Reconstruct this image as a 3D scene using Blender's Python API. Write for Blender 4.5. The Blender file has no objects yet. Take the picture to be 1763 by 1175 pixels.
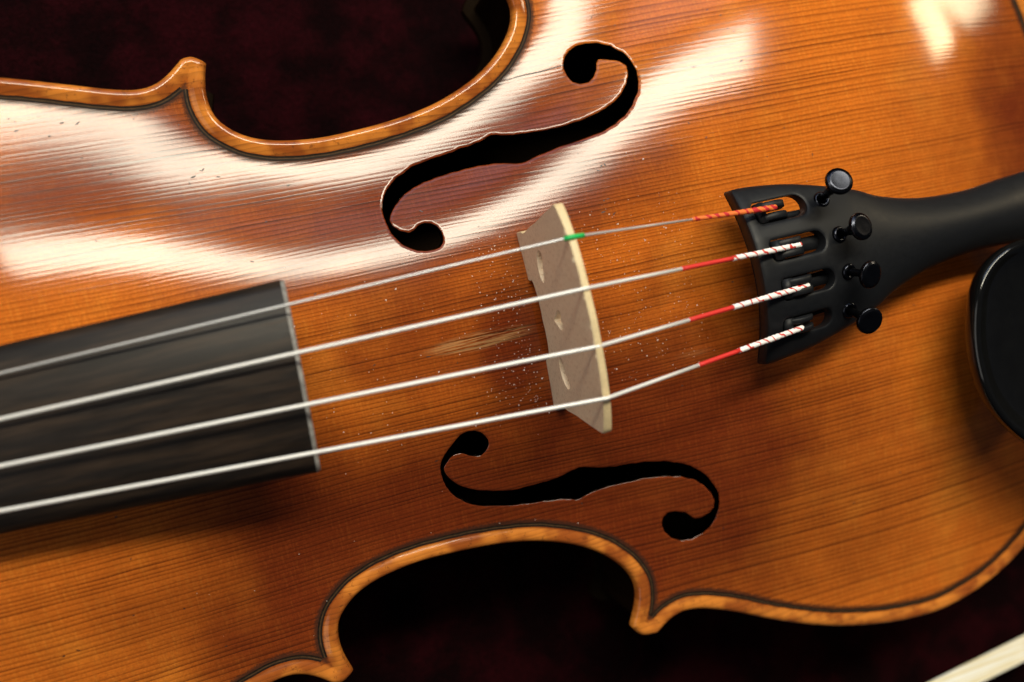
import bpy, math, random
import numpy as np
from mathutils import Matrix, Vector
from mathutils.kdtree import KDTree
from mathutils.geometry import delaunay_2d_cdt

S = 0.001                                   # everything below is written in millimetres
scene = bpy.context.scene
rng = random.Random(7); nrs = np.random.RandomState(7)

# ---------------------------------------------------------------- camera
cam_d = bpy.data.cameras.new('camera'); cam = bpy.data.objects.new('camera', cam_d)
scene.collection.objects.link(cam); scene.camera = cam
cam_d.sensor_width = 36; cam_d.sensor_fit = 'HORIZONTAL'; cam_d.lens = 36*1605.28/1763
cam_d.clip_start = .005; cam_d.clip_end = 20
RC = ((0.94166715, 0.22948666, -0.24616833), (-0.21562339, 0.97300668, 0.08224692), (0.25839800, -0.02436957, 0.96573112))
CC = (-65.1386, 14.5520, 231.7700)
cam.matrix_world = Matrix([list(RC[i])+[CC[i]*S] for i in range(3)]+[[0, 0, 0, 1]])
cam_d.dof.use_dof = True; cam_d.dof.focus_distance = .227; cam_d.dof.aperture_fstop = 6.3; cam_d.dof.aperture_blades = 8

# ---------------------------------------------------------------- light
world = bpy.data.worlds.new('World'); scene.world = world; world.use_nodes = True
bg = world.node_tree.nodes['Background']; bg.inputs[0].default_value = (.50, .58, .80, 1); bg.inputs[1].default_value = .04

def area(name, az, el, dist, w, h, radiance, col, aim=(-20, 20, 8), roll=0):
    l = bpy.data.lights.new(name, 'AREA'); l.shape = 'RECTANGLE'; l.size = w; l.size_y = h; l.color = col
    l.energy = radiance*math.pi*w*h
    o = bpy.data.objects.new(name, l); scene.collection.objects.link(o)
    a, e = math.radians(az), math.radians(el); d = Vector((math.cos(a)*math.cos(e), math.sin(a)*math.cos(e), math.sin(e)))
    o.location = Vector(aim)*S+d*dist; q = d.to_track_quat('Z', 'Y'); o.rotation_euler = (q @ Matrix.Rotation(math.radians(roll), 3, 'Z').to_quaternion()).to_euler()
    return o
area('window_light', 78.5, 57.8, .80, .75, .120, 31.5, (1, .925, .73), roll=12)        # the bright pane mirrored in the varnish
area('pale_sky_light', 88, 34, .95, .95, .42, 1.9, (.66, .78, 1.0))               # the dimmer, bluer sky below it
area('warm_lamp', 18, 22, .90, .15, .13, 24, (1, .80, .50), aim=(130, 58, 6))       # the small warm lamp glinting at the top right
area('room_light', 185, 34, .90, .80, .50, 1.1, (1, .95, .88))                  # the room behind the photographer
scene.view_settings.view_transform = 'Standard'; scene.view_settings.look = 'None'
scene.view_settings.exposure = 0; scene.view_settings.gamma = 1; scene.view_settings.use_curve_mapping = False
scene.cycles.use_denoising = True; scene.cycles.max_bounces = 4

# ---------------------------------------------------------------- node helpers
class NT:
    def __init__(s, name):
        s.m = bpy.data.materials.new(name); s.m.use_nodes = True; s.t = s.m.node_tree; s.n = s.t.nodes; s.p = s.n['Principled BSDF']
        s.co = s.n.new('ShaderNodeTexCoord').outputs['Object']
        s.mm = s.vm('MULTIPLY', s.co, (1000, 1000, 1000)); sp = s.n.new('ShaderNodeSeparateXYZ'); s.t.links.new(s.mm, sp.inputs[0])
        s.x, s.y, s.z = sp.outputs
    def put(s, sock, v):
        if hasattr(v, 'is_output'): s.t.links.new(v, sock)
        elif v is not None: sock.default_value = v
    def f(s, op, a, b=None, c=None, clamp=False):
        n = s.n.new('ShaderNodeMath'); n.operation = op; n.use_clamp = clamp
        for k, v in enumerate((a, b, c)):
            if v is not None: s.put(n.inputs[k], v)
        return n.outputs[0]
    def vm(s, op, a, b=None):
        n = s.n.new('ShaderNodeVectorMath'); n.operation = op; s.put(n.inputs[0], a)
        if b is not None: s.put(n.inputs[1], b)
        return n.outputs['Value'] if op in ('DISTANCE', 'LENGTH', 'DOT_PRODUCT') else n.outputs[0]
    def xyz(s, x, y, z=0.):
        n = s.n.new('ShaderNodeCombineXYZ')
        for k, v in enumerate((x, y, z)): s.put(n.inputs[k], v)
        return n.outputs[0]
    def noise(s, vec, scale=1., det=2., rough=.5):
        n = s.n.new('ShaderNodeTexNoise'); s.put(n.inputs['Vector'], vec); n.inputs['Scale'].default_value = scale
        n.inputs['Detail'].default_value = det; n.inputs['Roughness'].default_value = rough; return n.outputs[0]
    def white(s, v):
        n = s.n.new('ShaderNodeTexWhiteNoise'); n.noise_dimensions = '1D'; s.put(n.inputs['W'], v); return n.outputs[0]
    def map(s, v, a, b, c=0., d=1., smooth=True):
        n = s.n.new('ShaderNodeMapRange'); n.interpolation_type = 'SMOOTHSTEP' if smooth else 'LINEAR'
        for k, q in enumerate((v, a, b, c, d)): s.put(n.inputs[k], q)
        return n.outputs[0]
    def mix(s, fac, a, b, mode='MIX'):
        n = s.n.new('ShaderNodeMix'); n.data_type = 'RGBA'; n.blend_type = mode; n.clamp_factor = True
        s.put(n.inputs[0], fac)
        for k, v in ((6, a), (7, b)): s.put(n.inputs[k], v if hasattr(v, 'is_output') else (*v, 1))
        return n.outputs[2]
    def scale(s, col, k):
        n = s.n.new('ShaderNodeVectorMath'); n.operation = 'SCALE'; s.put(n.inputs[0], col); s.put(n.inputs['Scale'], k); return n.outputs[0]
    def attr(s, name):
        n = s.n.new('ShaderNodeAttribute'); n.attribute_name = name; return n.outputs['Fac']
    def bump(s, h, dist, strength=1.):
        n = s.n.new('ShaderNodeBump'); n.inputs['Distance'].default_value = dist*S; n.inputs['Strength'].default_value = strength
        s.put(n.inputs['Height'], h); return n.outputs[0]
    def set(s, **k):
        for a, v in k.items():
            a = a.replace('_', ' ')
            if a == 'Color': a = 'Base Color'
            if isinstance(v, tuple) and len(v) == 3: v = (*v, 1)
            s.put(s.p.inputs[a], v)
        return s.m

# ---------------------------------------------------------------- body geometry (millimetres)
UP = [(-193,0),(-192,20),(-187,45),(-175,65),(-155,78.5),(-137,83.5),(-121,82.6),(-107.8,79.6),(-94,75.7),(-84.4,73),(-79.8,72.3),(-76,73),(-72.6,75),(-70.5,76.8),(-69.3,77.8)]
CB = [(-63.9,76.2),(-64.6,74.0),(-65.4,71),(-65.6,68),(-64.9,63.5),(-62.3,60.2),(-58.7,57.6),(-54,55.9),(-48,54.8),(-41,54.3),(-34,54.6),(-27,55.1),(-20,56.0),(-12,57.7),(-5,60.2),(0,62.6),(5,65.9),(9,69.7),(11.9,73.7),(13.2,78),(12.3,82.2),(10.5,86),(9.4,88.0)]
LO = [(16.2,92.3),(17.6,91.5),(19.8,90.0),(24.5,88.7),(29.5,89.4),(39.1,93.3),(49.2,98.6),(59.4,103.4),(70.3,107.6),(81.6,110.7),(93.2,112.8),(105.7,113.4),(119,111.2),(128,108.2),(136.5,104),(147,97),(156.5,88),(165,76),(172,60),(176.5,40),(178.6,20),(179,0)]

def crom(P, step):
    """centripetal Catmull-Rom through the points"""
    P = np.array(P, float); P = np.vstack([2*P[0]-P[1], P, 2*P[-1]-P[-2]]); out = []
    for i in range(1, len(P)-2):
        p0, p1, p2, p3 = P[i-1:i+3]
        t0 = 0; t1 = t0+np.linalg.norm(p1-p0)**.5; t2 = t1+np.linalg.norm(p2-p1)**.5; t3 = t2+np.linalg.norm(p3-p2)**.5
        n = max(2, int(np.linalg.norm(p2-p1)/step)); t = np.linspace(t1, t2, n, endpoint=False)[:, None]
        A1 = (t1-t)/(t1-t0)*p0+(t-t0)/(t1-t0)*p1; A2 = (t2-t)/(t2-t1)*p1+(t-t1)/(t2-t1)*p2; A3 = (t3-t)/(t3-t2)*p2+(t-t2)/(t3-t2)*p3
        B1 = (t2-t)/(t2-t0)*A1+(t-t0)/(t2-t0)*A2; B2 = (t3-t)/(t3-t1)*A2+(t-t1)/(t3-t1)*A3
        out.append((t2-t)/(t2-t1)*B1+(t-t1)/(t2-t1)*B2)
    out.append(P[-2][None]); return np.vstack(out)

def crom_closed(P, step):
    P = [tuple(q) for q in P]; n = len(P)
    Q = crom(P[-3:]+P+P[:3], step)
    a = np.argmin(((Q[:len(Q)//2]-np.array(P[0]))**2).sum(1)); b = len(Q)//2+np.argmin(((Q[len(Q)//2:]-np.array(P[0]))**2).sum(1))
    return Q[a:b]

def smooth_line(P, n):
    P = P.copy()
    for _ in range(n): P[1:-1] = .5*P[1:-1]+.25*(P[:-2]+P[2:])
    return P

def resample(P, step, closed=True):
    Q = np.vstack([P, P[:1]]) if closed else P
    s = np.r_[0, np.cumsum(np.linalg.norm(np.diff(Q, axis=0), axis=1))]
    n = max(3, int(round(s[-1]/step))); t = np.linspace(0, s[-1], n+1)
    R_ = np.stack([np.interp(t, s, Q[:, k]) for k in range(Q.shape[1])], 1)
    return R_[:-1] if closed else R_

def outline():
    u, c, l = [smooth_line(crom(q, .8), 6) for q in (UP, CB, LO)]
    k1 = crom([u[-1], (-66.8,78.0), c[0]], .8)[1:-1]; k2 = crom([c[-1], (11.6,91.2), l[0]], .8)[1:-1]
    half = np.vstack([u, k1, c, k2, l])
    return np.vstack([half, (half*[1,-1])[::-1][1:-1]])          # clockwise seen from above

def near(P, poly):
    """distance and nearest point of a closed polygon (nearest vertex by tree, then its two segments)"""
    n = len(poly); kd = KDTree(n)
    for i, q in enumerate(poly.tolist()): kd.insert((q[0], q[1], 0), i)
    kd.balance(); k = np.array([kd.find((x, y, 0))[1] for x, y in np.asarray(P).tolist()], int); best = None
    for o in (-2, -1, 0, 1):
        a = poly[(k+o) % n]; e = poly[(k+o+1) % n]-a; w = P-a; t = np.clip((w*e).sum(1)/((e*e).sum(1)+1e-12), 0, 1); q = a+e*t[:, None]; d = np.linalg.norm(P-q, axis=1)
        if best is None: best, Q = d, q
        else: m = d < best; best = np.where(m, d, best); Q = np.where(m[:, None], q, Q)
    return best, Q

def inside(P, poly):
    """even-odd test, scanned per polygon edge over points sorted by y"""
    P = np.asarray(P, float); o = np.argsort(P[:, 1]); ys = P[o, 1]; xs = P[o, 0]; par = np.zeros(len(P), bool)
    a = poly; b = np.roll(poly, -1, 0); lo = np.searchsorted(ys, np.minimum(a[:, 1], b[:, 1]), 'left'); hi = np.searchsorted(ys, np.maximum(a[:, 1], b[:, 1]), 'left')
    for i in np.nonzero(hi > lo)[0]:
        sl = slice(lo[i], hi[i]); par[sl] ^= xs[sl] < (b[i, 0]-a[i, 0])*(ys[sl]-a[i, 1])/(b[i, 1]-a[i, 1])+a[i, 0]
    out = np.empty(len(P), bool); out[o] = par; return out

FULL = resample(outline(), .8)
GX0, GY0, GST, GNX, GNY = -200., -120., 1.0, 372, 241

def arch_grid():
    """height of the arched plate above its edge: a screened membrane over the outline, reshaped so the flanks
    run out into the hollow beside the purfling"""
    gx = GX0+np.arange(GNX)*GST; gy = np.arange(0, 121)*GST
    X, Y = np.meshgrid(gx, gy, indexing='ij'); P = np.stack([X.ravel(), Y.ravel()], 1)
    d, _ = near(P, FULL[::3]); d = np.where(inside(P, FULL), d, -d).reshape(X.shape)
    m = np.clip(d-3.5, 0, 1).astype(np.float32); k = 1/40.**2; h = np.zeros_like(m); hp = h.copy(); om = 1.; rho = .9990
    for i in range(900):
        nb = np.zeros_like(h); nb[1:-1, 1:-1] = h[2:, 1:-1]+h[:-2, 1:-1]+h[1:-1, 2:]+h[1:-1, :-2]
        nb[1:-1, 0] = h[2:, 0]+h[:-2, 0]+2*h[1:-1, 1]
        nh = (nb+k)/(4+k)*m
        om = 1. if i == 0 else (1/(1-rho*rho/2) if i == 1 else 1/(1-rho*rho/4*om))
        hp, h = h, om*(nh-hp)+hp
    h = h/h[200, 0]
    hs = np.linspace(0, 1.1, 1101)
    sl = np.interp(hs, [0, .1, .15, .25, .35, .45, .55, .63, .75, .9, 1.1], [0, 4.2, 5.2, 6.2, 8.2, 10.5, 14.0, 17.2, 17.8, 17.0, 18.0])
    Z = np.interp(h, hs, np.r_[0, np.cumsum((sl[1:]+sl[:-1])/2*.001)])
    Z = np.concatenate([Z[:, :0:-1], Z], 1)
    ker = np.array([1, 4, 6, 4, 1])/16.
    for _ in range(3):
        Zp = np.pad(Z, 2, 'edge'); Z = sum(ker[q]*Zp[q:q+Z.shape[0], 2:-2] for q in range(5))
        Zp = np.pad(Z, 2, 'edge'); Z = sum(ker[q]*Zp[2:-2, q:q+Z.shape[1]] for q in range(5))
    return Z
ARCH = arch_grid()

def arch(x, y):
    """quadratic B-spline sample of the arch and its gradient"""
    x = np.atleast_1d(np.asarray(x, float)); y = np.atleast_1d(np.asarray(y, float))
    u = np.clip((x-GX0)/GST, 2, GNX-3); v = np.clip((y-GY0)/GST, 2, GNY-3); i = np.round(u).astype(int); j = np.round(v).astype(int); a = u-i; b = v-j
    wx = [(.5-a)**2/2, .75-a*a, (.5+a)**2/2]; wy = [(.5-b)**2/2, .75-b*b, (.5+b)**2/2]
    dx = [a-.5, -2*a, a+.5]; dy = [b-.5, -2*b, b+.5]; z = 0; zx = 0; zy = 0
    for p in range(3):
        for q in range(3):
            g = ARCH[i+p-1, j+q-1]; z = z+wx[p]*wy[q]*g; zx = zx+dx[p]*wy[q]*g; zy = zy+wx[p]*dy[q]*g
    return z, zx, zy
BEAD_D = [0, .12, .35, .7, 1.1, 1.6, 2.1, 2.7, 3.3, 3.9, 4.5, 5.2]
BEAD_Z = [-1.9, -1.15, -.62, -.25, -.06, 0, -.05, -.25, -.55, -.8, -.9, -.9]
def top_z(x, y):
    """plate surface without the edge bead (used for whatever stands on it)"""
    return arch(x, y)[0]-.9
# ---------------------------------------------------------------- end of body geometry
F_TREBLE = [(22.71,61.36),(23.45,63.08),(24.92,64.66),(27.27,65.62),(29.95,65.82),(32.89,65.14),(36.09,63.62),(38.53,61.42),(39.99,58.61),(40.41,55.78),(40.03,52.86),(38.84,49.86),(36.94,47.04),(33.82,44.49),(30.77,43.01),(27.84,41.89),(24.05,41.27),(19.79,40.72),(15.09,40.33),(11.35,39.73),(8.13,39.12),(5.88,38.40),(4.12,37.94),(0.95,39.25),(-1.42,39.77),(-5.18,39.92),(-9.35,39.76),(-13.55,39.46),(-17.11,39.16),(-20.13,38.49),(-22.85,37.75),(-24.62,36.99),(-26.94,35.38),(-28.53,34.11),(-29.77,32.46),(-30.70,30.75),(-30.87,29.58),(-28.75,27.81),(-26.46,26.06),(-25.61,27.45),(-24.25,28.43),(-22.60,28.81),(-20.86,28.34),(-19.61,27.28),(-18.82,25.68),(-18.79,24.10),(-19.35,22.65),(-20.51,21.81),(-22.14,21.54),(-23.99,21.53),(-26.01,22.06),(-27.64,22.88),(-29.10,24.28),(-30.23,25.77),(-30.95,27.65),(-31.62,29.68),(-31.76,31.92),(-31.65,33.80),(-31.31,35.49),(-30.36,37.05),(-29.21,38.41),(-27.92,39.76),(-25.99,41.13),(-23.83,42.15),(-21.70,43.08),(-18.69,43.71),(-15.43,44.03),(-12.12,44.50),(-8.75,45.13),(-5.47,45.45),(-2.93,45.91),(-1.56,46.79),(-0.17,47.16),(1.36,46.93),(2.82,46.45),(4.54,45.81),(8.62,45.57),(13.58,45.25),(18.74,45.57),(22.85,45.71),(26.18,46.58),(29.56,47.55),(32.52,48.79),(34.92,50.70),(36.52,52.52),(37.95,54.94),(38.62,58.08),(37.19,58.84),(33.99,60.21),(30.79,61.59),(31.02,59.78),(30.88,58.16),(29.36,56.04),(27.53,55.09),(25.44,54.92),(23.48,56.02),(22.57,58.14),(22.50,60.59)]
F_BASS = [(-23.84,-23.89),(-22.09,-23.97),(-20.45,-24.74),(-19.32,-25.96),(-18.78,-27.48),(-18.84,-28.63),(-19.43,-29.63),(-20.23,-30.47),(-21.22,-31.14),(-22.35,-31.23),(-23.62,-30.83),(-24.85,-30.14),(-25.63,-29.45),(-26.02,-29.11),(-27.10,-28.89),(-28.21,-28.97),(-29.19,-29.51),(-29.96,-30.23),(-30.71,-30.72),(-31.36,-31.35),(-31.19,-32.34),(-30.76,-33.76),(-30.09,-35.14),(-28.98,-36.53),(-27.61,-37.76),(-25.98,-38.83),(-24.31,-39.72),(-21.96,-40.63),(-19.35,-41.45),(-16.70,-42.09),(-14.03,-42.60),(-11.73,-42.64),(-9.42,-42.56),(-6.44,-42.65),(-3.68,-42.67),(-1.10,-42.14),(1.74,-41.19),(3.21,-40.62),(5.13,-41.40),(8.69,-42.55),(12.83,-43.05),(16.99,-43.43),(21.17,-43.75),(25.31,-44.69),(29.44,-46.13),(32.51,-47.77),(35.01,-49.99),(36.97,-52.49),(38.39,-55.16),(39.29,-57.72),(39.50,-60.11),(38.97,-62.33),(37.96,-65.02),(36.41,-66.99),(34.04,-68.42),(31.13,-69.39),(27.80,-69.07),(25.22,-67.61),(23.33,-65.25),(22.73,-62.76),(23.37,-60.61),(24.83,-59.53),(27.26,-59.46),(29.86,-60.53),(31.32,-62.38),(31.73,-63.84),(33.94,-63.66),(36.20,-62.78),(38.20,-61.54),(38.16,-59.76),(37.41,-57.23),(35.72,-54.47),(33.22,-51.99),(30.13,-50.45),(25.98,-49.22),(21.81,-48.51),(17.62,-48.43),(13.41,-48.51),(9.19,-48.39),(5.98,-48.57),(4.57,-49.17),(2.59,-49.94),(1.18,-50.41),(-0.01,-49.24),(-2.08,-48.66),(-3.30,-48.53),(-6.71,-47.94),(-10.15,-47.58),(-13.56,-47.05),(-16.93,-46.37),(-19.61,-45.83),(-22.68,-44.94),(-25.63,-43.48),(-27.65,-42.05),(-29.41,-40.45),(-30.70,-38.77),(-31.50,-36.87),(-32.04,-34.81),(-32.21,-33.11),(-32.05,-31.51),(-31.58,-30.00),(-30.55,-28.43),(-29.21,-26.96),(-27.61,-25.34),(-25.88,-24.21)]
# ---------------------------------------------------------------- materials
def spruce():
    s = NT('varnished spruce')
    X = lambda k: s.f('MULTIPLY', s.x, k)
    Y = lambda k: s.f('MULTIPLY', s.y, k)
    warp = s.f('MULTIPLY', s.f('SUBTRACT', s.noise(s.xyz(X(.009), Y(.03)), 1, 1), .5), 2.8)
    fine = s.f('MULTIPLY', s.f('SUBTRACT', s.noise(s.xyz(X(.06), Y(.45)), 1, 1), .5), .55)
    yy = s.f('ADD', s.f('MULTIPLY_ADD', s.x, .012, s.f('ADD', s.y, .8)), s.f('ADD', warp, fine)); ya = s.f('ABSOLUTE', yy)
    t = s.f('DIVIDE', ya, s.f('MULTIPLY_ADD', ya, .0038, .80))
    side = s.f('MULTIPLY', s.f('GREATER_THAN', yy, 0.), 211.)
    t = s.f('MULTIPLY_ADD', s.noise(s.xyz(s.f('MULTIPLY', t, .33), side), 1, 1), 2.2, t)
    r = s.f('ADD', s.f('FLOOR', t), side); fr = s.f('FRACT', t); w = s.white(r); w2 = s.white(s.f('ADD', r, .37))
    line = s.f('MULTIPLY', s.f('POWER', fr, s.f('MULTIPLY_ADD', w, 3.6, 1.6)), s.map(fr, 1., .86))
    cont = s.noise(s.xyz(X(.03), s.f('MULTIPLY', r, 3.7)), 1, 2, .6)                                   # each line fades in and out
    late = s.f('MULTIPLY', s.f('MULTIPLY', line, s.f('MULTIPLY_ADD', w2, .38, .70)), s.map(cont, .25, .70, .75, 1.15))
    fibre = s.noise(s.xyz(X(.16), Y(3.6)), 1, 3, .65)
    silk = s.noise(s.xyz(X(1.7), Y(.16)), 1, 2, .6)
    grainy = s.noise(s.mm, 1.9, 2, .75)
    blot = s.noise(s.mm, .028, 3, .55)
    # varnish: rubbed to gold on the bouts, left thick and red-brown round the sound holes and the waist, with some shade painted in
    def spot(x, y, rx, ry):
        d = s.vm('LENGTH', s.vm('MULTIPLY', s.vm('SUBTRACT', s.xyz(s.x, s.y), (x, y, 0)), (1/rx, 1/ry, 0))); return s.map(d, 1.2, .05)
    red = s.f('MAXIMUM', s.f('MAXIMUM', spot(8, -52, 88, 62), spot(-48, -48, 78, 52)), s.f('MAXIMUM', s.f('MULTIPLY', spot(-15, 42, 90, 48), .85), s.f('MULTIPLY', spot(172, 20, 55, 100), .8)))
    red = s.f('MAXIMUM', red, s.f('MAXIMUM', s.f('MULTIPLY', spot(-15, -2, 70, 36), .66), s.f('MULTIPLY', spot(-9, -4, 20, 26), .95)))  # last spot: dirt and the bridge's shade, painted together left of its foot
    red = s.f('MAXIMUM', red, s.f('MULTIPLY', spot(-88, 52, 60, 34), .62))
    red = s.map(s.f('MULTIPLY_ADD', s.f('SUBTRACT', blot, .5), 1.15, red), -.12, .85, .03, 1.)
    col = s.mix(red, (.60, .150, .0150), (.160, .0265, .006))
    col = s.mix(s.map(s.noise(s.mm, .05, 2, .6), .48, .75, 0, .45), col, s.mix(red, (.76, .260, .030), (.24, .050, .009)))
    col = s.mix(s.map(silk, .46, .74, 0, .32), col, s.mix(red, (.76, .265, .034), (.26, .058, .011)))
    col = s.scale(col, s.f('MULTIPLY', s.map(fibre, .2, .8, .80, 1.18, False), s.map(grainy, .25, .75, .78, 1.2, False)))
    dirtp = s.map(s.noise(s.xyz(X(.012), Y(.03), 4.), 1, 2), .38, .68, .95, 1.3)
    col = s.mix(s.f('MULTIPLY', late, dirtp, clamp=True), col, s.mix(red, (.095, .018, .004), (.026, .006, .003)))
    pore = s.map(s.noise(s.xyz(X(.22), Y(2.4), 9.), 1, 2, .7), .64, .74)                               # old dirt in broken pores
    col = s.mix(s.f('MULTIPLY', pore, s.f('MAXIMUM', s.map(blot, .42, .62, .0, .6), s.f('MULTIPLY', spot(-12, -2, 55, 32), .75))), col, (.035, .012, .007))
    wear = s.f('MAXIMUM', s.f('MAXIMUM', spot(-16.5, -2.4, 16, 2.6), s.f('MULTIPLY', spot(37, -18.3, 8, 2.), .25)), 0.)
    scuff = s.f('MULTIPLY', s.map(wear, .05, .6), s.map(s.f('MULTIPLY_ADD', fibre, .7, s.f('MULTIPLY', s.noise(s.xyz(X(.05), Y(2.2), 3.), 1, 2), .6)), .56, .72))
    col = s.mix(s.f('MULTIPLY', scuff, .38), col, (.62, .38, .15))                                       # varnish rubbed away, pale wood showing
    e = s.attr('edge')
    bead = s.map(e, 4.3, 3.2); nick = s.map(s.noise(s.mm, .55, 3, .75), .57, .68)
    bcol = s.mix(s.map(s.noise(s.mm, .11, 2), .38, .62), (.60, .200, .030), (.30, .075, .013))
    bcol = s.mix(s.f('MULTIPLY', nick, .5), bcol, (.06, .018, .008)); bcol = s.mix(s.f('MULTIPLY', late, .6, clamp=True), bcol, (.09, .028, .010))
    col = s.mix(bead, col, bcol)
    stain = s.f('MULTIPLY', s.map(s.f('ABSOLUTE', s.f('SUBTRACT', s.f('MULTIPLY_ADD', s.f('SUBTRACT', grainy, .5), 1.2, e), 5.0)), 1.5, .4), .85)
    col = s.mix(stain, col, (.040, .018, .011))
    ripple = s.f('MULTIPLY', s.f('COSINE', s.f('MULTIPLY', fr, 6.2832)), s.f('MULTIPLY_ADD', w2, .16, .04))
    h = s.f('MULTIPLY_ADD', line, -.22, s.f('ADD', ripple, s.f('MULTIPLY_ADD', fibre, .34, s.f('MULTIPLY', grainy, .14))))
    b1 = s.bump(h, .0135)
    return s.set(Color=col, Roughness=.6, Specular_IOR_Level=.0, Normal=b1, Coat_Weight=.8, Coat_IOR=1.5, Coat_Normal=b1,
                 Coat_Roughness=s.map(blot, .3, .75, .09, .16))

def plain(name, col, rough=.5, metal=0., var=.12, nscale=1.5, bumpd=0., spec=.5, coat=0., stretch=(1, 1, 1), ior=1.5):
    s = NT(name); v = s.vm('MULTIPLY', s.mm, stretch)
    n = s.noise(v, nscale, 4, .6)
    c = s.scale(s.mix(0., col, col), s.map(n, .25, .75, 1-var, 1+var, False))
    s.set(Color=c, Roughness=s.map(n, .25, .75, rough*.88, rough*1.12, False), Metallic=metal, Specular_IOR_Level=spec, IOR=ior, Coat_Weight=coat, Coat_Roughness=.08)
    if bumpd: s.set(Normal=s.bump(n, bumpd))
    return s.m

def maple():
    s = NT('bridge maple')
    fleck = s.map(s.noise(s.xyz(s.f('MULTIPLY', s.x, 1.), s.f('MULTIPLY', s.y, .9), s.f('MULTIPLY', s.z, 3.2)), 1, 3, .6), .52, .66)
    band = s.noise(s.xyz(0., s.f('MULTIPLY', s.y, .12), s.f('MULTIPLY', s.z, .5)), 1, 3)
    col = s.mix(fleck, s.mix(band, (.86, .71, .52), (.80, .64, .45)), (.62, .45, .29))
    return s.set(Color=col, Roughness=.5, Normal=s.bump(fleck, .01))

def ebony():
    s = NT('ebony')
    st = s.noise(s.xyz(s.f('MULTIPLY', s.x, .012), s.f('MULTIPLY', s.y, .55), s.f('MULTIPLY', s.z, .3)), 1, 4, .6)
    fi = s.noise(s.xyz(s.f('MULTIPLY', s.x, .12), s.f('MULTIPLY', s.y, 3.), s.z), 1, 3, .6)
    col = s.mix(s.map(st, .36, .72), (.010, .0075, .0062), (.029, .0185, .012))
    col = s.scale(col, s.map(fi, .3, .7, .75, 1.25, False))
    return s.set(Color=col, Roughness=s.map(fi, .3, .7, .36, .50, False), Specular_IOR_Level=.27, Normal=s.bump(fi, .008))

def velvet():
    s = NT('burgundy velvet')
    n = s.noise(s.mm, .05, 4, .6); g = s.noise(s.mm, .9, 3, .7)
    col = s.mix(s.map(n, .38, .66), (.0035, .0004, .0007), (.014, .0009, .0020)); col = s.scale(col, s.map(g, .3, .7, .55, 1.45, False))
    return s.set(Color=col, Roughness=.95, Specular_IOR_Level=.05, Sheen_Weight=.03, Sheen_Roughness=.45, Sheen_Tint=(.35, .02, .06), Normal=s.bump(s.f('ADD', g, s.f('MULTIPLY', n, 4.)), .6))

def stripe(name, a, b, pitch, duty):
    s = NT(name)
    k = s.f('FRACT', s.f('DIVIDE', s.f('ADD', s.f('ADD', s.x, s.f('MULTIPLY', s.y, .9)), s.f('MULTIPLY', s.noise(s.mm, .45, 1), 3.2)), pitch))
    m = s.f('MULTIPLY', s.map(k, .0, .06), s.map(k, duty+.06, duty))
    return s.set(Color=s.mix(m, a, b), Roughness=.6, Normal=s.bump(s.noise(s.mm, 4., 2), .06))

def hair():
    s = NT('bow hair')
    n = s.noise(s.xyz(s.f('MULTIPLY', s.x, .02), s.f('MULTIPLY', s.y, 1.1), 0.), 1, 2)
    return s.set(Color=s.mix(s.map(n, .4, .6), (.97, .96, .90), (.85, .76, .52)), Roughness=.45)

M = dict(spruce=spruce(), maple=maple(), ebony=ebony(), velvet=velvet(), hair=hair(),
    rim=plain('bridge crown maple', (.66, .52, .30), .5, var=.1),
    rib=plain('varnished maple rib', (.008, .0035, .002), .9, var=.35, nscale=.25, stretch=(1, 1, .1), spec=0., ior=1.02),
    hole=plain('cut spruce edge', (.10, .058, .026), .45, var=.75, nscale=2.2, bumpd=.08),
    inner=plain('inner wood with painted shade', (.008, .005, .003), .95, var=.2, spec=0., ior=1.02),  # near-black: the shade inside the body is put into the wood colour
    pblack=plain('dyed purfling', (.016, .010, .007), .5, var=.5, nscale=1.2, spec=.06),
    ppale=plain('pale purfling', (.055, .032, .016), .5, var=.5, nscale=.8, spec=.06),
    satin=plain('satin black composite', (.0075, .0082, .0100), .46, var=.10, nscale=.9, spec=.22, bumpd=.004),
    gloss=plain('polished black', (.004, .004, .004), .10, var=.2, nscale=.2, spec=.55),
    bsteel=plain('black nickel', (.022, .024, .032), .22, .95, var=.15, nscale=.5),
    steel=plain('steel string', (.70, .70, .70), .33, .55, var=.05, nscale=2.),
    flat=plain('flat wound string', (.80, .79, .77), .42, .30, var=.06, nscale=3., stretch=(3, 1, 1)),
    edge_glint=plain('ebony edge with painted glint', (.24, .235, .23), .4, var=.6, nscale=.5), pale=plain('pale cut spruce', (.30, .20, .095), .6, var=.7, nscale=1.4, bumpd=.1),
    brass=plain('brass ball', (.55, .36, .10), .3, .9),
    red=plain('red silk', (.62, .022, .016), .6, var=.12, nscale=4.),
    green=plain('green plastic sleeve', (.010, .44, .10), .4, var=.05),
    wrap=stripe('white silk over red', (.60, .025, .015), (.86, .83, .82), 2.7, .78),
    wrap2=stripe('orange silk over red', (.50, .012, .02), (.78, .17, .03), 2.7, .60),
    dust=plain('rosin dust', (.90, .86, .78), .6, var=.1), nick=plain('bruised varnish', (.030, .014, .008), .5, var=.4),
    wood=plain('bow stick wood', (.11, .03, .012), .3, var=.3, nscale=.2, coat=.6))

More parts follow.
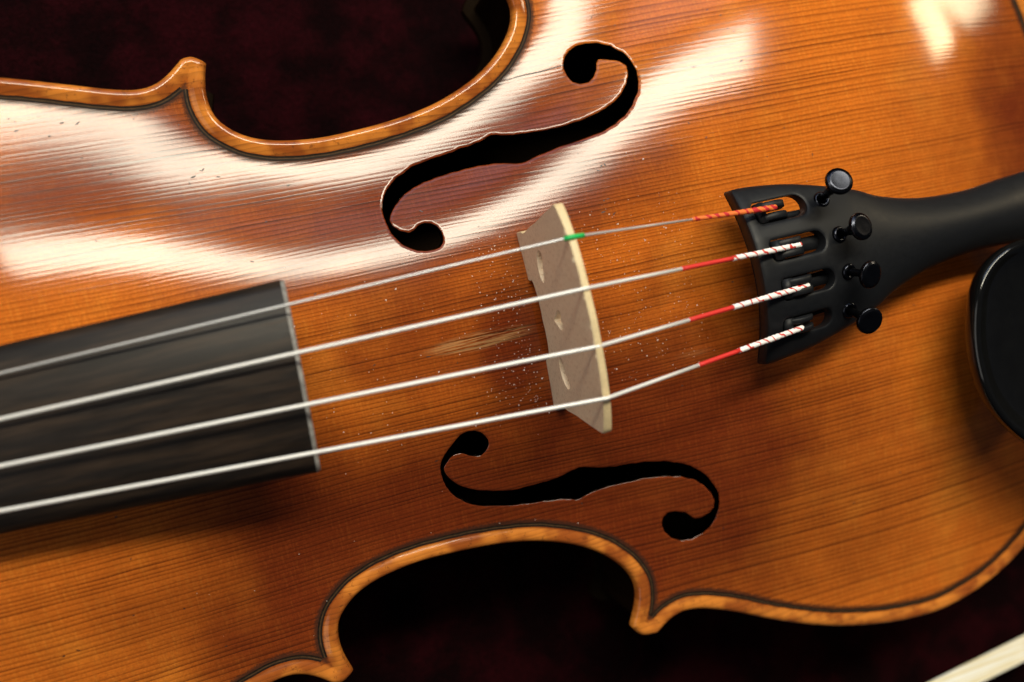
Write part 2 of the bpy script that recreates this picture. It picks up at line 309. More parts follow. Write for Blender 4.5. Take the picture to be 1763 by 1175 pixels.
# ---------------------------------------------------------------- mesh helpers
FLOOR = -49.5
def link(o, parent=None, lift=None):
    scene.collection.objects.link(o)
    if parent is not None:
        o.parent = parent; o.location = -parent.location          # parts keep the millimetre frame of the bridge foot
    return o
def mesh(name, V, F, mats, parent=None, smooth=True, normals=None, attrs=None, fm=None):
    me = bpy.data.meshes.new(name); V = np.asarray(V, float)*S
    me.from_pydata(V.tolist(), [], [tuple(int(i) for i in f) for f in F])
    for m in (mats if isinstance(mats, (list, tuple)) else [mats]): me.materials.append(m)
    if fm is not None: me.polygons.foreach_set('material_index', np.asarray(fm, np.int32))
    me.polygons.foreach_set('use_smooth', np.full(len(me.polygons), smooth, bool))
    for k, v in (attrs or {}).items():
        a = me.attributes.new(k, 'FLOAT', 'POINT'); a.data.foreach_set('value', np.asarray(v, np.float32))
    me.update()
    if normals is not None: me.normals_split_custom_set_from_vertices(np.asarray(normals, float).tolist())
    return link(bpy.data.objects.new(name, me), parent)
def sub(name, V, F, mats, parent, **k):
    o = mesh(name, V, F, mats, None, **k); o.parent = parent; return o
def tag(o, label=None, cat=None, kind=None, group=None):
    for k, v in (('label', label), ('category', cat), ('kind', kind), ('group', group)):
        if v: o[k] = v
    return o
class Geo:
    def __init__(s): s.V = []; s.F = []; s.M = []
    def add(s, V, F, m=0):
        b = len(s.V); s.V += [tuple(v) for v in V]; s.F += [tuple(i+b for i in f) for f in F]; s.M += [m]*len(F); return s
    def loft(s, rings, closed=True, cap=(False, False), m=0):
        n = len(rings[0]); V = [tuple(p) for r in rings for p in r]; F = []
        for a in range(len(rings)-1):
            for i in range(n if closed else n-1):
                j = (i+1) % n; F.append((a*n+i, a*n+j, (a+1)*n+j, (a+1)*n+i))
        if cap[0]: F.append(tuple(range(n))[::-1])
        if cap[1]: F.append(tuple(range((len(rings)-1)*n, len(rings)*n)))
        return s.add(V, F, m)
    def tube(s, P, r, n=10, m=0, cap=True):
        P = [Vector(p) for p in P]; rings = []; r = [r]*len(P) if not hasattr(r, '__len__') else r
        for i, p in enumerate(P):
            t = (P[min(i+1, len(P)-1)]-P[max(i-1, 0)]).normalized(); a = t.cross(Vector((0, 0, 1)) if abs(t.z) < .9 else Vector((1, 0, 0))).normalized(); b = t.cross(a)
            rings.append([p+(a*math.cos(2*math.pi*k/n)+b*math.sin(2*math.pi*k/n))*r[i] for k in range(n)])
        return s.loft(rings, True, (cap, cap), m)
    def lathe(s, base, axis, prof, n=24, m=0, knurl=None):
        """prof: (distance along axis, radius); knurl marks profile rows whose radius is toothed"""
        t = Vector(axis).normalized(); a = t.cross(Vector((0, 1, 0))).normalized(); b = t.cross(a); base = Vector(base); rings = []
        for q, (h, r) in enumerate(prof):
            rings.append([base+t*h+(a*math.cos(2*math.pi*k/n)+b*math.sin(2*math.pi*k/n))*(r*(1-.045*(k % 2)) if knurl and q in knurl else r) for k in range(n)])
        return s.loft(rings, True, (True, True), m)
    def build(s, name, mats, parent=None, asub=False, **k):
        return (sub if asub else mesh)(name, s.V, s.F, mats, parent, fm=s.M, **k)

def cdt(loops, extra, keep):
    """triangulate points with closed constraint loops; keep(centroids) says which triangles stay"""
    P = np.vstack(list(loops)+([extra] if len(extra) else [])); E = []; b = 0
    for l in loops:
        n = len(l); E += [(b+i, b+(i+1) % n) for i in range(n)]; b += n
    v, e, f = delaunay_2d_cdt([Vector(q) for q in P.tolist()], E, [], 0, 1e-5)[:3]
    v = np.array([tuple(q) for q in v]); f = np.array(f); f = f[keep(v[f].mean(1))]
    used = np.unique(f); inv = np.full(len(v), -1); inv[used] = np.arange(len(used))
    return v[used], inv[f]
def offset(P, d):
    """move a closed loop sideways by d, to the right of its direction"""
    t = np.roll(P, -1, 0)-np.roll(P, 1, 0); t = t/(np.linalg.norm(t, axis=1)[:, None]+1e-9); return P+np.stack([t[:, 1], -t[:, 0]], 1)*d
def clockwise(P):
    a = (P[:, 0]*np.roll(P[:, 1], -1)-np.roll(P[:, 0], -1)*P[:, 1]).sum(); return P if a < 0 else P[::-1].copy()
def grid_pts(x0, x1, y0, y1, st):
    q = []
    for j, y in enumerate(np.arange(y0, y1, st*.866)): q.append(np.stack([np.arange(x0, x1, st)+(st/2 if j % 2 else 0), np.full(len(np.arange(x0, x1, st)), y)], 1))
    return np.vstack(q)

# ---------------------------------------------------------------- the setting: velvet lining of the open case
GXY = np.stack(np.meshgrid(np.linspace(-650, 700, 136), np.linspace(-600, 600, 121), indexing='ij'), -1)
def lining_z(x, y): return FLOOR-.2+1.2*np.sin(x*.031+1.3)*np.sin(y*.027)+.8*np.sin(x*.08+y*.05)-2.2+np.clip(np.hypot(x/330, y/260)-1, 0, 2)**1.5*60
LZ = lining_z(GXY[..., 0], GXY[..., 1]); NXg, NYg = LZ.shape
tag(mesh('case_lining', np.dstack([GXY, LZ]).reshape(-1, 3), [(i*NYg+j, (i+1)*NYg+j, (i+1)*NYg+j+1, i*NYg+j+1) for i in range(NXg-1) for j in range(NYg-1)], M['velvet']), 'dark burgundy velvet lining of the open violin case', None, 'structure')

# ---------------------------------------------------------------- violin
violin = bpy.data.objects.new('violin', None); violin.location = (0, 0, FLOOR*S); violin.empty_display_size = .05; link(violin)
tag(violin, 'old amber varnished violin lying face up in a dark velvet case', 'violin')

# ---- top plate
def ragged(P, a):
    """knife-cut edge: small uneven facets"""
    r = nrs.randn(len(P)); r = np.convolve(np.r_[r[-3:], r, r[:3]], [.1, .2, .2, .2, .2, .1, .0], 'valid'); return offset(P, 0)+(offset(P, 1)-P)*(r*a)[:, None]
fh = [ragged(clockwise(resample(smooth_line(np.array(q), 1), .45)), .16) for q in (F_TREBLE, F_BASS)]
def plate_z(P):
    d, Q = near(P, FULL); a, ax, ay = arch(P[:, 0], P[:, 1]); bz = np.interp(d, BEAD_D, BEAD_Z)
    return a+bz, d, Q, ax, ay
pts = []
for d in BEAD_D[1:]+[6.0, 6.8]:
    q = offset(FULL, d); ok = inside(q, FULL); dd = near(q, FULL)[0]; pts.append(q[ok & (dd > d-.015)])
for h in fh:
    for d in (.28, .75):
        q = offset(h, -d); dd = near(q, h)[0]; pts.append(q[(dd > d-.02) & ~inside(q, h)])
g = grid_pts(-196, 168, -116, 116, 1.5); ok = inside(g, FULL) & (near(g, FULL)[0] > 7.5)
for h in fh: ok &= ~inside(g, h) & (near(g, h)[0] > 1.3)
pts.append(g[ok])
v2, tri = cdt([FULL]+fh, np.vstack(pts), lambda c: inside(c, FULL) & ~inside(c, fh[0]) & ~inside(c, fh[1]))
z, d, Q, ax, ay = plate_z(v2)
bs = np.gradient(np.interp(np.linspace(0, 6, 601), BEAD_D, BEAD_Z), .01); ker = np.ones(41)/41; bs = np.convolve(np.pad(bs, 20, 'edge'), ker, 'valid')
sl = np.interp(d, np.linspace(0, 6, 601), bs); gd = (v2-Q)/np.maximum(d, 1e-6)[:, None]
inn = offset(FULL, 1.)-FULL; k0 = d < .01
if k0.any():
    idx = np.array([((FULL-p)**2).sum(1).argmin() for p in v2[k0]]); gd[k0] = inn[idx]; sl[k0] = 5.
nx, ny = -(ax+sl*gd[:, 0]), -(ay+sl*gd[:, 1])
for h in fh:
    dh, qh = near(v2, h); c = np.clip(1-dh/.6, 0, 1); z = z-.16*c**2
    w = (qh-v2)/np.maximum(dh, 1e-6)[:, None]; o_ = dh < .01
    if o_.any():
        oo = offset(h, 1.)-h; w[o_] = oo[np.array([((h-p)**2).sum(1).argmin() for p in v2[o_]])]
    nx = nx+w[:, 0]*.8*c**2; ny = ny+w[:, 1]*.8*c**2
N = np.stack([nx, ny, np.ones(len(v2))], 1); N /= np.linalg.norm(N, axis=1)[:, None]
V = np.column_stack([v2, z]).tolist(); Nn = N.tolist(); Fc = tri.tolist(); FM = [0]*len(Fc); ED = d.tolist()
def skirt(rows, m, closed=True):
    """rows: list of (points Nx3, normals Nx3, edge value)"""
    n = len(rows[0][0]); b = len(V)
    for p, nn, e in rows:
        V.extend(p.tolist()); Nn.extend(nn.tolist()); ED.extend([e]*n)
    for a in range(len(rows)-1):
        for i in range(n):
            j = (i+1) % n; Fc.append((b+a*n+i, b+a*n+j, b+(a+1)*n+j, b+(a+1)*n+i)); FM.append(m)
outn = FULL-offset(FULL, 1.)
col3 = lambda P, z_: np.column_stack([P, np.full(len(P), z_) if np.isscalar(z_) else z_])
zo = plate_z(FULL)[0]
skirt([(col3(FULL, zo), col3(outn, .2), 0), (col3(FULL, -2.7), col3(outn, -.2), 0), (col3(offset(FULL, .45), -3.5), col3(outn, -1.), 0), (col3(offset(FULL, 1.2), -3.9), col3(outn*.1, -1.), 0), (col3(offset(FULL, 3.4), -3.95), col3(outn*.1, -1.), 0)], 0)
for h in fh:
    zh = plate_z(h)[0]-.16; inw = offset(h, 1.)-h; jit = (nrs.rand(len(h))-.5)*.12
    lo_ = offset(h, .12)+jit[:, None]*inw
    skirt([(col3(h, zh), col3(inw, .7), 9), (col3(offset(h, .05), zh-.35), col3(inw, .1), 9), (col3(lo_, zh-1.7), col3(inw, 0.), 9)], 1)
    skirt([(col3(lo_, zh-1.7), col3(inw, .3), 9), (col3(offset(h, .22), zh-2.5), col3(inw, .2), 9), (col3(offset(h, -.1), zh-2.9), col3(inw, -.5), 9)], 2)
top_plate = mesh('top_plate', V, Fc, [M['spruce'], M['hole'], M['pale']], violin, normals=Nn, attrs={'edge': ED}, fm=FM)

# ---- purfling let into the channel: two dark strips with a pale one between
FINE = resample(FULL, .4); valid = near(offset(FINE, 5.1), FINE)[0] > 4.72
for da, db, nm, mt in ((3.95, 4.36, 'purfling_dark_strip', 'pblack'), (4.36, 4.68, 'purfling_pale_strip', 'ppale'), (4.68, 5.10, 'purfling_dark_strip', 'pblack')):
    vv = []
    for q in (da, (da+db)/2, db):
        wob = .05*np.sin(np.arange(len(FINE))*.13)+.04*np.sin(np.arange(len(FINE))*.41)
        P = offset(FINE, 0)+(offset(FINE, 1)-FINE)*(q+wob)[:, None]; vv.append(np.column_stack([P, plate_z(P)[0]+.035]))
    n = len(FINE); F = [(a*n+i, a*n+(i+1) % n, (a+1)*n+(i+1) % n, (a+1)*n+i) for a in range(2) for i in range(n) if valid[i] and valid[(i+1) % n]]
    sub(nm, np.vstack(vv), F, M[mt], top_plate)

# ---- crack running from the treble sound hole to the edge, and small bruises in the varnish
def ribbon(P, w, lift=.03):
    P = resample(np.array(P, float), .8, False); w = w*np.sin(np.linspace(.25, 2.6, len(P)))+.02
    t = np.gradient(P, axis=0); t /= np.linalg.norm(t, axis=1)[:, None]; nn = np.stack([-t[:, 1], t[:, 0]], 1)
    a, b = P+nn*w[:, None], P-nn*w[:, None]; n = len(P)
    return np.vstack([np.column_stack([q, plate_z(q)[0]+lift]) for q in (a, b)]), [(i, i+1, n+i+1, n+i) for i in range(n-1)]
sub('crack', *ribbon([(7.5,60.1),(10.2,60.5),(12.72,60.6),(16.52,60.59),(19.63,60.87),(22.75,61.14)], .16), M['nick'], top_plate)
NICKS = [(24.18,33.36),(23.13,32.36),(25.12,33.47),(-70.96,51.25),(-70.26,51.41),(-9.87,24.93),(19.36,37.63),(58.97,50.65),(67.19,62.01),(51.69,44.78),(52.15,42.50),(66.50,65.91),(68.51,60.96),(68.10,52.82),(62.33,50.35),(63.38,46.68),(72.19,46.70),(-108.47,70.12),(-107.44,69.26),(-93.50,56.52),(-101.08,64.76),(-90.30,53.86),(-82.70,65.74),(-73.22,62.75),(-81.40,48.04),(-124.91,-50.17),(-121.69,-49.79),(-108.51,-45.35),(-105.59,-32.00),(-106.02,-21.59)]
NICKS += [(x+nrs.randn()*14, y+nrs.randn()*9) for x, y in NICKS]+[(nrs.uniform(-110, 120), nrs.uniform(-80, 70)) for _ in range(70)]
G = Geo()
for x, y in NICKS:
    P0 = np.array([[x, y]])
    if not inside(P0, FULL)[0] or near(P0, FULL)[0][0] < 6 or any(inside(P0, h)[0] or near(P0, h)[0][0] < 1.2 for h in fh): continue
    a0 = nrs.normal(.0, .5); n = 7; r = nrs.uniform(.12, .30); el = nrs.uniform(1., 2.6); th = np.linspace(0, 2*math.pi, n, endpoint=False)
    rr = r*nrs.uniform(.55, 1.2, n); u = np.cos(th)*rr*el; w_ = np.sin(th)*rr*.7
    P = np.stack([x+u*math.cos(a0)-w_*math.sin(a0), y+u*math.sin(a0)+w_*math.cos(a0)], 1)
    G.add(np.column_stack([P, plate_z(P)[0]+.03]), [tuple(range(n))])
o = G.build('varnish_bruise', M['nick'], top_plate, True); tag(o, kind='stuff')

# ---- ribs and back
rq = offset(FULL, 2.9); rq = rq[(near(rq, FULL)[0] > 2.87) & inside(rq, FULL)]; rq = resample(rq, 1.2)
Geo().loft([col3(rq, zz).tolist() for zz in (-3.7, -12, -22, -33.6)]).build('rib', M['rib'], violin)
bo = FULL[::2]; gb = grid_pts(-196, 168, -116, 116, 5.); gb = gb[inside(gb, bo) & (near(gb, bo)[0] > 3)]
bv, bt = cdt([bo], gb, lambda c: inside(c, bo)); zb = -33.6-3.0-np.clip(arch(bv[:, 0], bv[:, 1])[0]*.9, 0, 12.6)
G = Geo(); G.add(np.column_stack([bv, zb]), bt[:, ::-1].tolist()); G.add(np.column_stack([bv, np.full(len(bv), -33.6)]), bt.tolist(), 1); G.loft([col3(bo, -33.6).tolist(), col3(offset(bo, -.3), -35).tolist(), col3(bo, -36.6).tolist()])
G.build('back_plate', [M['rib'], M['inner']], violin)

# ---- neck and fingerboard
fyc = lambda x: -.3-.0165*x
fw = lambda x: 20.75+(x+60)*(8.6/268)
fzc = lambda x: 35.4+(x+60)*.142
RF = 42.
def fb_ring(x, k=1., drop=0., xs=0.):
    w, yc, zc = fw(x)*k, fyc(x), fzc(x)-drop; us = np.linspace(-w, w, 21); skew = .045 if x > -62 else 0
    t = [(x+xs+u*skew, yc+u, zc-RF+math.sqrt(RF*RF-u*u)) for u in us]
    e = t[-1][2]-5.2+drop*.5; lo = [(x+xs+u*skew, yc+u, e+2.4*(1-(u/w)**2)) for u in us[::-1]]
    return [(t[0][0], t[0][1]-.0, t[0][2]-.7)]+t+[(t[-1][0], t[-1][1], t[-1][2]-.7)]+lo
xs = [-60.6]+list(np.linspace(-64, -328, 40))
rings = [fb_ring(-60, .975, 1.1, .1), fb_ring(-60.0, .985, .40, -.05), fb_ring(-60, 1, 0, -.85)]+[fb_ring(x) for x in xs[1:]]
G = Geo().loft(rings[2:], True, (False, True)); G.loft(rings[:3], True, (True, False), 1); G.build('fingerboard', [M['ebony'], M['edge_glint']], violin)  # pale bevel colour paints in the glint along the board's end
G = Geo()
G.loft([[(x, fyc(x)+fw(x)*.96*math.cos(a), fzc(x)-9-min(1, .25+.0*x)*0-(11+ (8 if x > -200 else 0))*max(0, -math.sin(a))) for a in np.linspace(0, -math.pi, 15)] for x in np.linspace(-189, -326, 20)], True, (True, True))
G.build('neck', M['rib'], violin)

# ---- bridge
BY = -.8
half = [(0,47.7),(6.4,47.2),(12,46.4),(17.6,45.0),(21.6,43.0),(24.4,41.3),(25.3,40.5),(25.35,39.6),(24.6,34.5),(23.6,28.5),(22.9,24.6),(22.4,19.5),(21.6,15.5),(21.5,13.6),(22.0,12.4),(22.1,None),(16,None),(10.2,None),(9.9,12.0),(10.3,12.9),(9.2,13.7),(6,14.7),(2.4,15.0),(0,14.7)]
def bz(y, v): return v if v is not None else float(top_z([0], [y])[0])+.05
outl = [(BY+y, bz(BY+y, v)) for y, v in half]+[(BY-y, bz(BY-y, v)) for y, v in half[::-1][1:-1]]
outl = clockwise(resample(np.array(outl), .6))
kid = crom_closed([(8.2,21.6),(9.6,20.0),(12.5,19.6),(15.6,20.6),(17.4,22.8),(16.8,24.9),(14.6,25.2),(12.4,23.8),(10.2,23.6)], .5)
heart = crom_closed([(0,23.0),(1.5,25.0),(2.9,27.3),(2.6,29.2),(1.2,29.8),(0,28.7),(-1.2,29.8),(-2.6,29.2),(-2.9,27.3),(-1.5,25.0)], .5)
kid = kid.mean(0)+(kid-kid.mean(0))*.84; heart = heart.mean(0)+(heart-heart.mean(0))*.8
bh = [clockwise(h) for h in (kid+[BY, 0], kid*[-1, 1]+[BY, 0], heart+[BY, 0])]
gp = grid_pts(-27, 26, 8, 49, 1.6); ok = inside(gp, outl) & (near(gp, outl)[0] > .8)
for h in bh: ok &= ~inside(gp, h) & (near(gp, h)[0] > .7)
bv, bt = cdt([outl]+bh, gp[ok], lambda c: inside(c, outl) & ~np.any([inside(c, h) for h in bh], 0))
front = lambda v: -1.25+(v-9)/38.7*.5
back = lambda v: 3.0-(v-9)/38.7*2.15-np.clip((v-25)/22, 0, 1)*.1
G = Geo()
G.add(np.column_stack([front(bv[:, 1]), bv]), bt[:, ::-1].tolist()); G.add(np.column_stack([back(bv[:, 1]), bv]), bt.tolist())
for q, l in enumerate([outl]+bh):
    sh = offset(l, -.15 if q == 0 else .15)
    G.loft([np.column_stack([front(l[:, 1]), l]).tolist(), np.column_stack([front(l[:, 1])+.25, sh]).tolist(), np.column_stack([back(l[:, 1])-.25, sh]).tolist(), np.column_stack([back(l[:, 1]), l]).tolist()], m=1 if q == 0 else 0)
G.build('bridge', [M['maple'], M['rim']], violin)

# ---- tailpiece
TC = lambda x: -1.75+np.clip((x-49)/80, 0, 1)*.9
tx_ = [49, 51, 56, 64, 71, 78, 83, 88, 95, 101, 107, 113, 120, 134, 150, 162]; tw_ = [21.7, 21.8, 21.4, 20.2, 18.4, 16.3, 14.7, 12.5, 10.5, 9.3, 8.6, 8.2, 8.1, 8.9, 9.4, 8.0]
txw = crom(list(zip(tx_, tw_)), .8)
TW = lambda x: np.interp(x, txw[:, 0], txw[:, 1])
def tail_z(x, y):
    w = TW(x); zc = np.interp(x, [49, 62, 75, 100, 130, 162], [34.6, 34.3, 33.2, 30.2, 27.0, 22.0]); dr = np.maximum(4.6, w*w/58.)
    return zc-dr*np.clip(np.abs(y-TC(x))/w, 0, 1.05)**2
up = np.column_stack([txw[:, 0], TC(txw[:, 0])+txw[:, 1]]); dn = np.column_stack([txw[:, 0], TC(txw[:, 0])-txw[:, 1]])
fr = np.linspace(dn[0, 1], up[0, 1], 30)[1:-1]; fx = 49-.6*(1-((fr+1.75)/21.7)**2)
tout = clockwise(resample(np.vstack([np.column_stack([fx, fr]), up, dn[::-1]]), .9))
SLOT = [(51.4, 66.0, 13.1, 2.75), (52.0, 67.4, 3.7, 2.65), (52.6, 68.0, -5.75, 2.6), (52.6, 67.0, -15.2, 2.35)]
def slot(x0, x1, yc, r, g=0.):
    a = np.linspace(math.pi/2, -math.pi/2, 11); x0 -= g; x1 += g; r += g; k = .8
    return np.array([(x0+k, yc+r)]+[(x1-r+math.cos(t)*r, yc+math.sin(t)*r) for t in a]+[(x0+k, yc-r), (x0, yc-r+k), (x0, yc+r-k)])
sl_ = [clockwise(resample(slot(*q), .5)) for q in SLOT]
ex = []
for dd in (.35, .9):
    q = offset(tout, dd); ex.append(q[(near(q, tout)[0] > dd-.02) & inside(q, tout)])
    for h in sl_: ex.append(offset(h, -dd*.7))
gp = grid_pts(48, 163, -25, 22, 1.3); ok = inside(gp, tout) & (near(gp, tout)[0] > 1.5)
for h in sl_: ok &= ~inside(gp, h) & (near(gp, h)[0] > 1.0)
ex.append(gp[ok])
tv, tt = cdt([tout]+sl_, np.vstack(ex), lambda c: inside(c, tout) & ~np.any([inside(c, h) for h in sl_], 0))
tz = tail_z(tv[:, 0], tv[:, 1]); do = near(tv, tout)[0]; tz -= .45*np.clip(1-do/.9, 0, 1)**2
for h in sl_: tz -= .30*np.clip(1-near(tv, h)[0]/.63, 0, 1)**2
G = Geo(); G.add(np.column_stack([tv, tz]), tt.tolist())
TH = 3.4
def tb(P): return tail_z(P[:, 0], P[:, 1])-TH-1.2*np.clip((66-P[:, 0])/17, 0, 1)
G.add(np.column_stack([tv, tb(tv)]), tt[:, ::-1].tolist())
zr = tail_z(tout[:, 0], tout[:, 1])-.45; G.loft([np.column_stack([tout, zr]).tolist(), np.column_stack([offset(tout, -.12), zr-.5]).tolist(), np.column_stack([offset(tout, -.05), tb(tout)+.5]).tolist(), np.column_stack([offset(tout, .5), tb(tout)]).tolist()])
for h in sl_:
    zr = tail_z(h[:, 0], h[:, 1])-.3; G.loft([np.column_stack([h, zr]).tolist(), np.column_stack([offset(h, .12), zr-.4]).tolist(), np.column_stack([offset(h, .12), tb(h)]).tolist()])
tailpiece = G.build('tailpiece', M['satin'], violin); tag(tailpiece, 'satin black tailpiece with four built-in fine tuners')
ends = [(56.2, 13.75, 32.3), (59.6, 3.8, 34.3), (59.8, -6.2, 34.0), (57.6, -16.1, 31.6)]
screws = [((70.4, 13.1), (69.7, 16.5, 39.2)), ((71.4, 3.95), (72.9, 5.0, 39.6)), ((71.9, -5.35), (73.2, -6.65, 39.4)), ((72.0, -15.0), (71.5, -17.5, 38.2))]
for k in range(4):
    x0, x1, yc, r = SLOT[k]; zt = float(tail_z(np.array([x0+4.]), np.array([yc]))[0])
    til = (yc-float(TC(55)))/TW(55)*.33                                         # tuners follow the fan of the arch
    rotx = Matrix.Rotation(-til, 3, 'X')
    def place(V): return [tuple(rotx @ Vector((a, b, c))+Vector((0, yc, zt))) for a, b, c in V]
    G = Geo()
    Q = Geo().tube([(x0+1.9, -r+.25, -.9), (x0+1.9, r-.25, -.9)], 1.45, 14); G.add(place(Q.V), Q.F)
    for sgn in (-1, 1):                                                          # two rounded ears hold the string end
        prof = [(x0+1.6, -3.0), (x0+1.6, -.2)]+[(x0+5.0+3.7*math.cos(t), -1.0+2.1*math.sin(t)) for t in np.linspace(math.pi*.86, 0, 10)]+[(x0+8.7, -3.0)]
        ya, yb = sgn*.55, sgn*(r-.45)
        Q = Geo().loft([[(a, ya, c) for a, c in prof], [(a, ya+sgn*.12, c+.16) for a, c in prof], [(a, yb-sgn*.25, c+.16) for a, c in prof], [(a, yb, c-.12) for a, c in prof]], True, (True, True)); G.add(place(Q.V), Q.F)
    aw = 1.7 if k in (1, 2) else .8; ao = 0 if k in (1, 2) else -1.2 if k == 0 else 1.0        # the arm running back under the screw
    Q = Geo().loft([[(a, ao-aw, c-.7), (a, ao+aw, c-.7), (a, ao+aw, c+.7), (a, ao-aw, c+.7)] for a, c in ((x0+1.5, -3.2), (x0+8, -3.4), (x0+20, -5.2), (x0+24, -6.5))], True, (True, True)); G.add(place(Q.V), Q.F)
    G.build('tuner_lever', M['satin'], tailpiece, True)
    Q = Geo(); e = ends[k]; Q.lathe((e[0]+.9, e[1]-.7, e[2]-.9), (0, 1, 0), [(0, .3), (.1, .9), (1.3, .9), (1.4, .3)], 14); Q.build('string_ball', M['brass'], tailpiece, True)
    (bx, by), hd = screws[k]; bzz = float(tail_z(np.array([bx]), np.array([by]))[0]); b0 = Vector((bx, by, bzz)); ax_ = Vector(hd)-b0; L = ax_.length
    Geo().lathe(b0, ax_, [(-.5, 2.05), (.25, 2.05), (.62, 1.75), (.7, 1.35), (.3, 1.15)], 24).build('screw_collar', M['bsteel'], tailpiece, True)
    shaft = [(-2., .95)]+[(q, .98 if i % 2 else .80) for i, q in enumerate(np.arange(0, L-1.2, .22))]+[(L-1.1, 1.25), (L-.6, 1.25)]
    if k < 2: shaft = [(-2., 1.0), (L*.45, 1.0), (L*.5, 1.2), (L-.6, 1.25)]
    Geo().lathe(b0, ax_, shaft, 18).build('screw_shaft', M['bsteel'], tailpiece, True)
    Geo().lathe(b0, ax_, [(L-.75, 1.2), (L-.75, 2.75), (L-.55, 3.22), (L-.4, 3.34), (L+.30, 3.34), (L+.45, 3.22), (L+.50, 2.95), (L+.72, 2.72), (L+.80, 2.45), (L+.78, 2.2), (L+.78, .6)], 76, knurl=(3, 4)).build('screw_head', M['bsteel'], tailpiece, True)

# ---- strings
STR = [('E', (17.0, 45.3), (-117.3, 15.0, 27.2), .27, ends[0]), ('A', (5.9, 47.5), (-118.2, 6.25, 29.5), .42, ends[1]), ('D', (-6.6, 47.05), (-120.4, -2.7, 29.7), .45, ends[2]), ('G', (-17.9, 46.1), (-123.0, -11.6, 27.6), .45, ends[3])]
WIND = [(31.5, None), (24.6, 39.0), (24.0, 36.6), (25.0, 37.0)]
LABS = ['thin top string with a green sleeve over the bridge', 'second string from the top, red and white winding', 'third string from the top, red and white winding', 'lowest string, nearest the bass sound hole']
for k, (nm, (yb, zb), pl, r, e) in enumerate(STR):
    B = Vector((-.1, yb, zb)); P = Vector(pl); N_ = P+(P-B)*((-327+117)/(P.x-B.x)*-1*-1 if False else (327-abs(P.x))/abs(P.x-B.x)); E_ = Vector(e); a0, a1 = WIND[k]
    at = lambda x: B+(E_-B)*((x-B.x)/(E_.x-B.x))
    path = [N_]+[N_+(B-N_)*t for t in (.3, .6, .8, .9, .97)]+[B+(N_-B).normalized()*.8, B+Vector((0, 0, .12)), B+(E_-B).normalized()*.8, at(a0*.5), at(a0)]
    st = Geo().tube(path, r, 12).build('string', M['steel' if k == 0 else 'flat'], violin); tag(st, LABS[k])
    if k == 0:
        n = 46; q = [at(a0+(e[0]-a0)*i/n) for i in range(n+1)]; Geo().tube(q, [.50+.08*math.sin(i*1.9)*(i/n)+.22*(i/n) for i in range(n+1)], 12).build('silk_winding', M['wrap2'], st, True)
        d_ = (at(5)-B).normalized(); d2 = (N_-B).normalized(); Geo().tube([B+d2*1.7+Vector((0, 0, .02)), B+Vector((0, 0, .16)), B+d_*1.4, B+d_*3.0], .56, 14).build('plastic_sleeve', M['green'], st, True)
    else:
        Geo().tube([at(a0+(a1-a0)*i/8) for i in range(9)], r+.10, 12).build('silk_winding', M['red'], st, True)
        n = 60; q = [at(a1+(e[0]-a1)*i/n) for i in range(n+1)]; Geo().tube(q, [r+.19+.04*math.sin(i*1.7+k)+.05*(i/n)+(.10 if .45 < i/n < .62 else 0)*abs(math.sin(i*2.3)) for i in range(n+1)], 12).build('striped_winding', M['wrap'], st, True)

# ---- chin rest
CH = crom_closed([(127.3,-8.5),(121,-9.2),(116,-11.2),(112.2,-14.2),(109.3,-18.2),(107.2,-23.8),(105.6,-31.2),(105.4,-38.8),(106.6,-46.1),(109.8,-53.2),(116.2,-61.2),(125,-69),(137,-75),(150,-76),(161,-70),(168,-58),(171,-44),(170,-30),(164,-18),(153,-11),(140,-8.5)], 1.5)
CH = clockwise(resample(CH, 1.5))+[1.3, 0]
def chring(d, z_): q = smooth_line(offset(CH, d), 2) if d > 3 else offset(CH, d); return col3(q, z_+.05*np.clip(q[:, 0]-105, 0, 70)).tolist()
cc = CH.mean(0)
def chs(k, z_): q = cc+(CH-cc)*k; return col3(q, z_+.05*np.clip(q[:, 0]-105, 0, 70)).tolist()
G = Geo(); G.loft([chs(.55, 20.5), chs(.75, 21.0), chring(4.5, 22.2), chring(1.6, 24.2), chring(.35, 26.2), chring(-.1, 28.0), chring(.1, 29.2), chring(.55, 29.9), chring(1.1, 30.05), chring(1.7, 29.8), chring(3.0, 28.6), chring(5., 27.5), chs(.8, 26.6), chs(.62, 25.6), chs(.4, 25.0), chs(.15, 24.8)], True, (True, True))
chin = G.build('chin_rest', M['gloss'], violin); tag(chin, 'glossy black chin rest cup beside the tailpiece')
zf = float(top_z([148], [-45])[0]); G = Geo()
G.loft([[(150+8*math.cos(t)*k, -45+15*math.sin(t)*k, z_) for t in np.linspace(0, 2*math.pi, 20, endpoint=False)] for z_, k in ((zf-.6, .8), (zf+1., .85), (14, .9), (22.5, 1.))], True, (True, True)); G.build('chin_rest_foot', M['gloss'], chin, True)

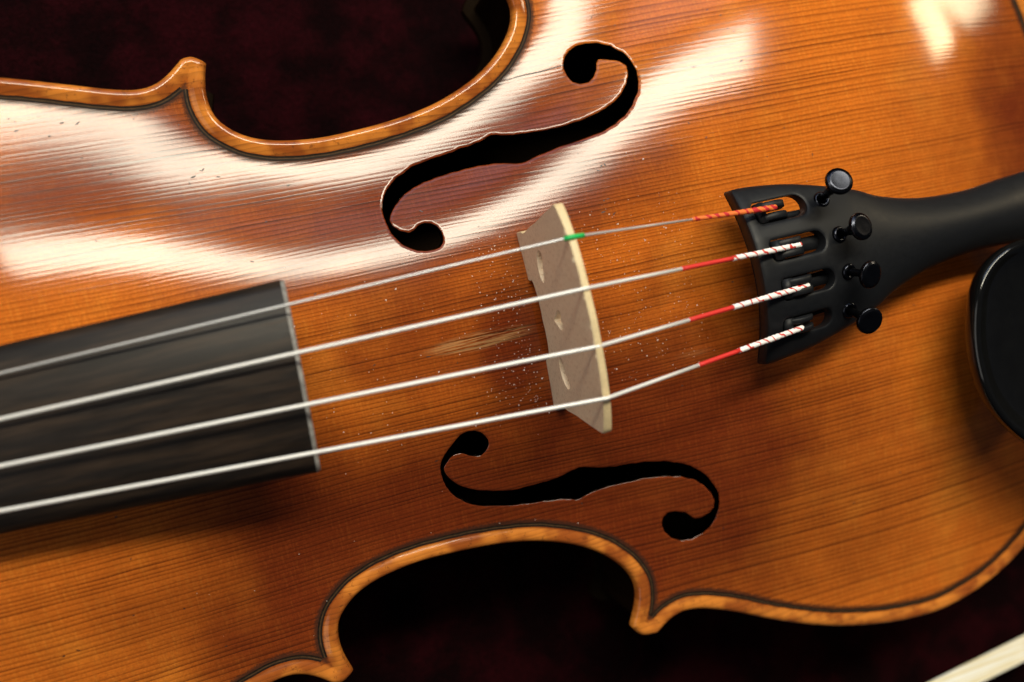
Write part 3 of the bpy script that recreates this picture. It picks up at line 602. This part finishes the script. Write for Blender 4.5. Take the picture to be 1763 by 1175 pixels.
# ---------------------------------------------------------------- rosin dust round the bridge
G = Geo(); n = 0; TET = [(1, 0, -.4), (-.5, .87, -.4), (-.5, -.87, -.4), (0, 0, .7)]
while n < 700:
    u = nrs.rand()
    if u < .30: x, y = -3.5-abs(nrs.randn())*7, nrs.uniform(-24, 22)
    elif u < .75: x, y = nrs.uniform(3, 44), nrs.uniform(-22, 24)
    elif u < .93: x, y = nrs.uniform(-62, 0), nrs.uniform(-26, 22)
    else: x, y = nrs.uniform(-100, 110), nrs.uniform(-70, 60)
    P0 = np.array([[x, y]])
    if any(inside(P0, h)[0] for h in fh) or not inside(P0, FULL)[0]: n += 1; continue
    r = min(.28, .07+nrs.exponential(.05)); z0 = float(plate_z(P0)[0][0]); a = nrs.rand()*6.28; ca, sa = math.cos(a), math.sin(a); e_ = nrs.uniform(.6, 1.8)
    G.add([(x+(vx*ca*e_-vy*sa)*r, y+(vx*sa*e_+vy*ca)*r, z0+r*.35+vz*r) for vx, vy, vz in TET], [(0, 1, 2), (0, 1, 3), (1, 2, 3), (2, 0, 3)]); n += 1
tag(G.build('rosin_dust', M['dust'], None, smooth=False), 'white specks of rosin dust scattered round the bridge foot', 'dust', 'stuff')

# ---------------------------------------------------------------- bow lying beside the violin
bow = bpy.data.objects.new('violin_bow', None); bow.location = (130*S, -160*S, FLOOR*S); bow.empty_display_size = .05; link(bow)
tag(bow, 'pale hair of a violin bow lying below the body, lower right', 'bow')
G = Geo(); ba = math.radians(5.0); bd = Vector((math.cos(ba), math.sin(ba), 0)); bn = Vector((-math.sin(ba), math.cos(ba), 0)); o0 = Vector((132.5, -147.0, -25))
for i in range(40):
    off = -i*.215; zz = -.12*abs(math.sin(i*2.1)); w = nrs.uniform(.13, .17)
    G.tube([o0+bd*t+bn*(off+.06*math.sin(t*.03+i))+Vector((0, 0, zz)) for t in (-330, -120, -20, 60, 200, 290)], w, 5)
hr = G.build('bow_hair', M['hair'], bow); tag(hr, kind='stuff')
Geo().tube([Vector((132.5, -186, -44.5))+bd*t+Vector((0, 0, 2*(t/300)**2)) for t in np.linspace(-340, 300, 12)], list(np.linspace(2.8, 4.2, 12)), 16).build('bow_stick', M['wood'], bow)
for t, nm in ((-333, 'bow_tip'), (285, 'frog')):
    c = o0+bd*t; Geo().loft([[(c.x-s_*7, c.y+1-k*1., -24+0*k) if False else (c.x+s_*9*(1-.3*k), c.y+(1 if q else -9.5)-k*19+ (0 if q else 2*k), -25.2-k*18) for s_, q in ((-1, 0), (1, 0), (1, 1), (-1, 1))] for k in (0, .5, 1)], True, (True, True)).build(nm, M['gloss'], bow, smooth=False)
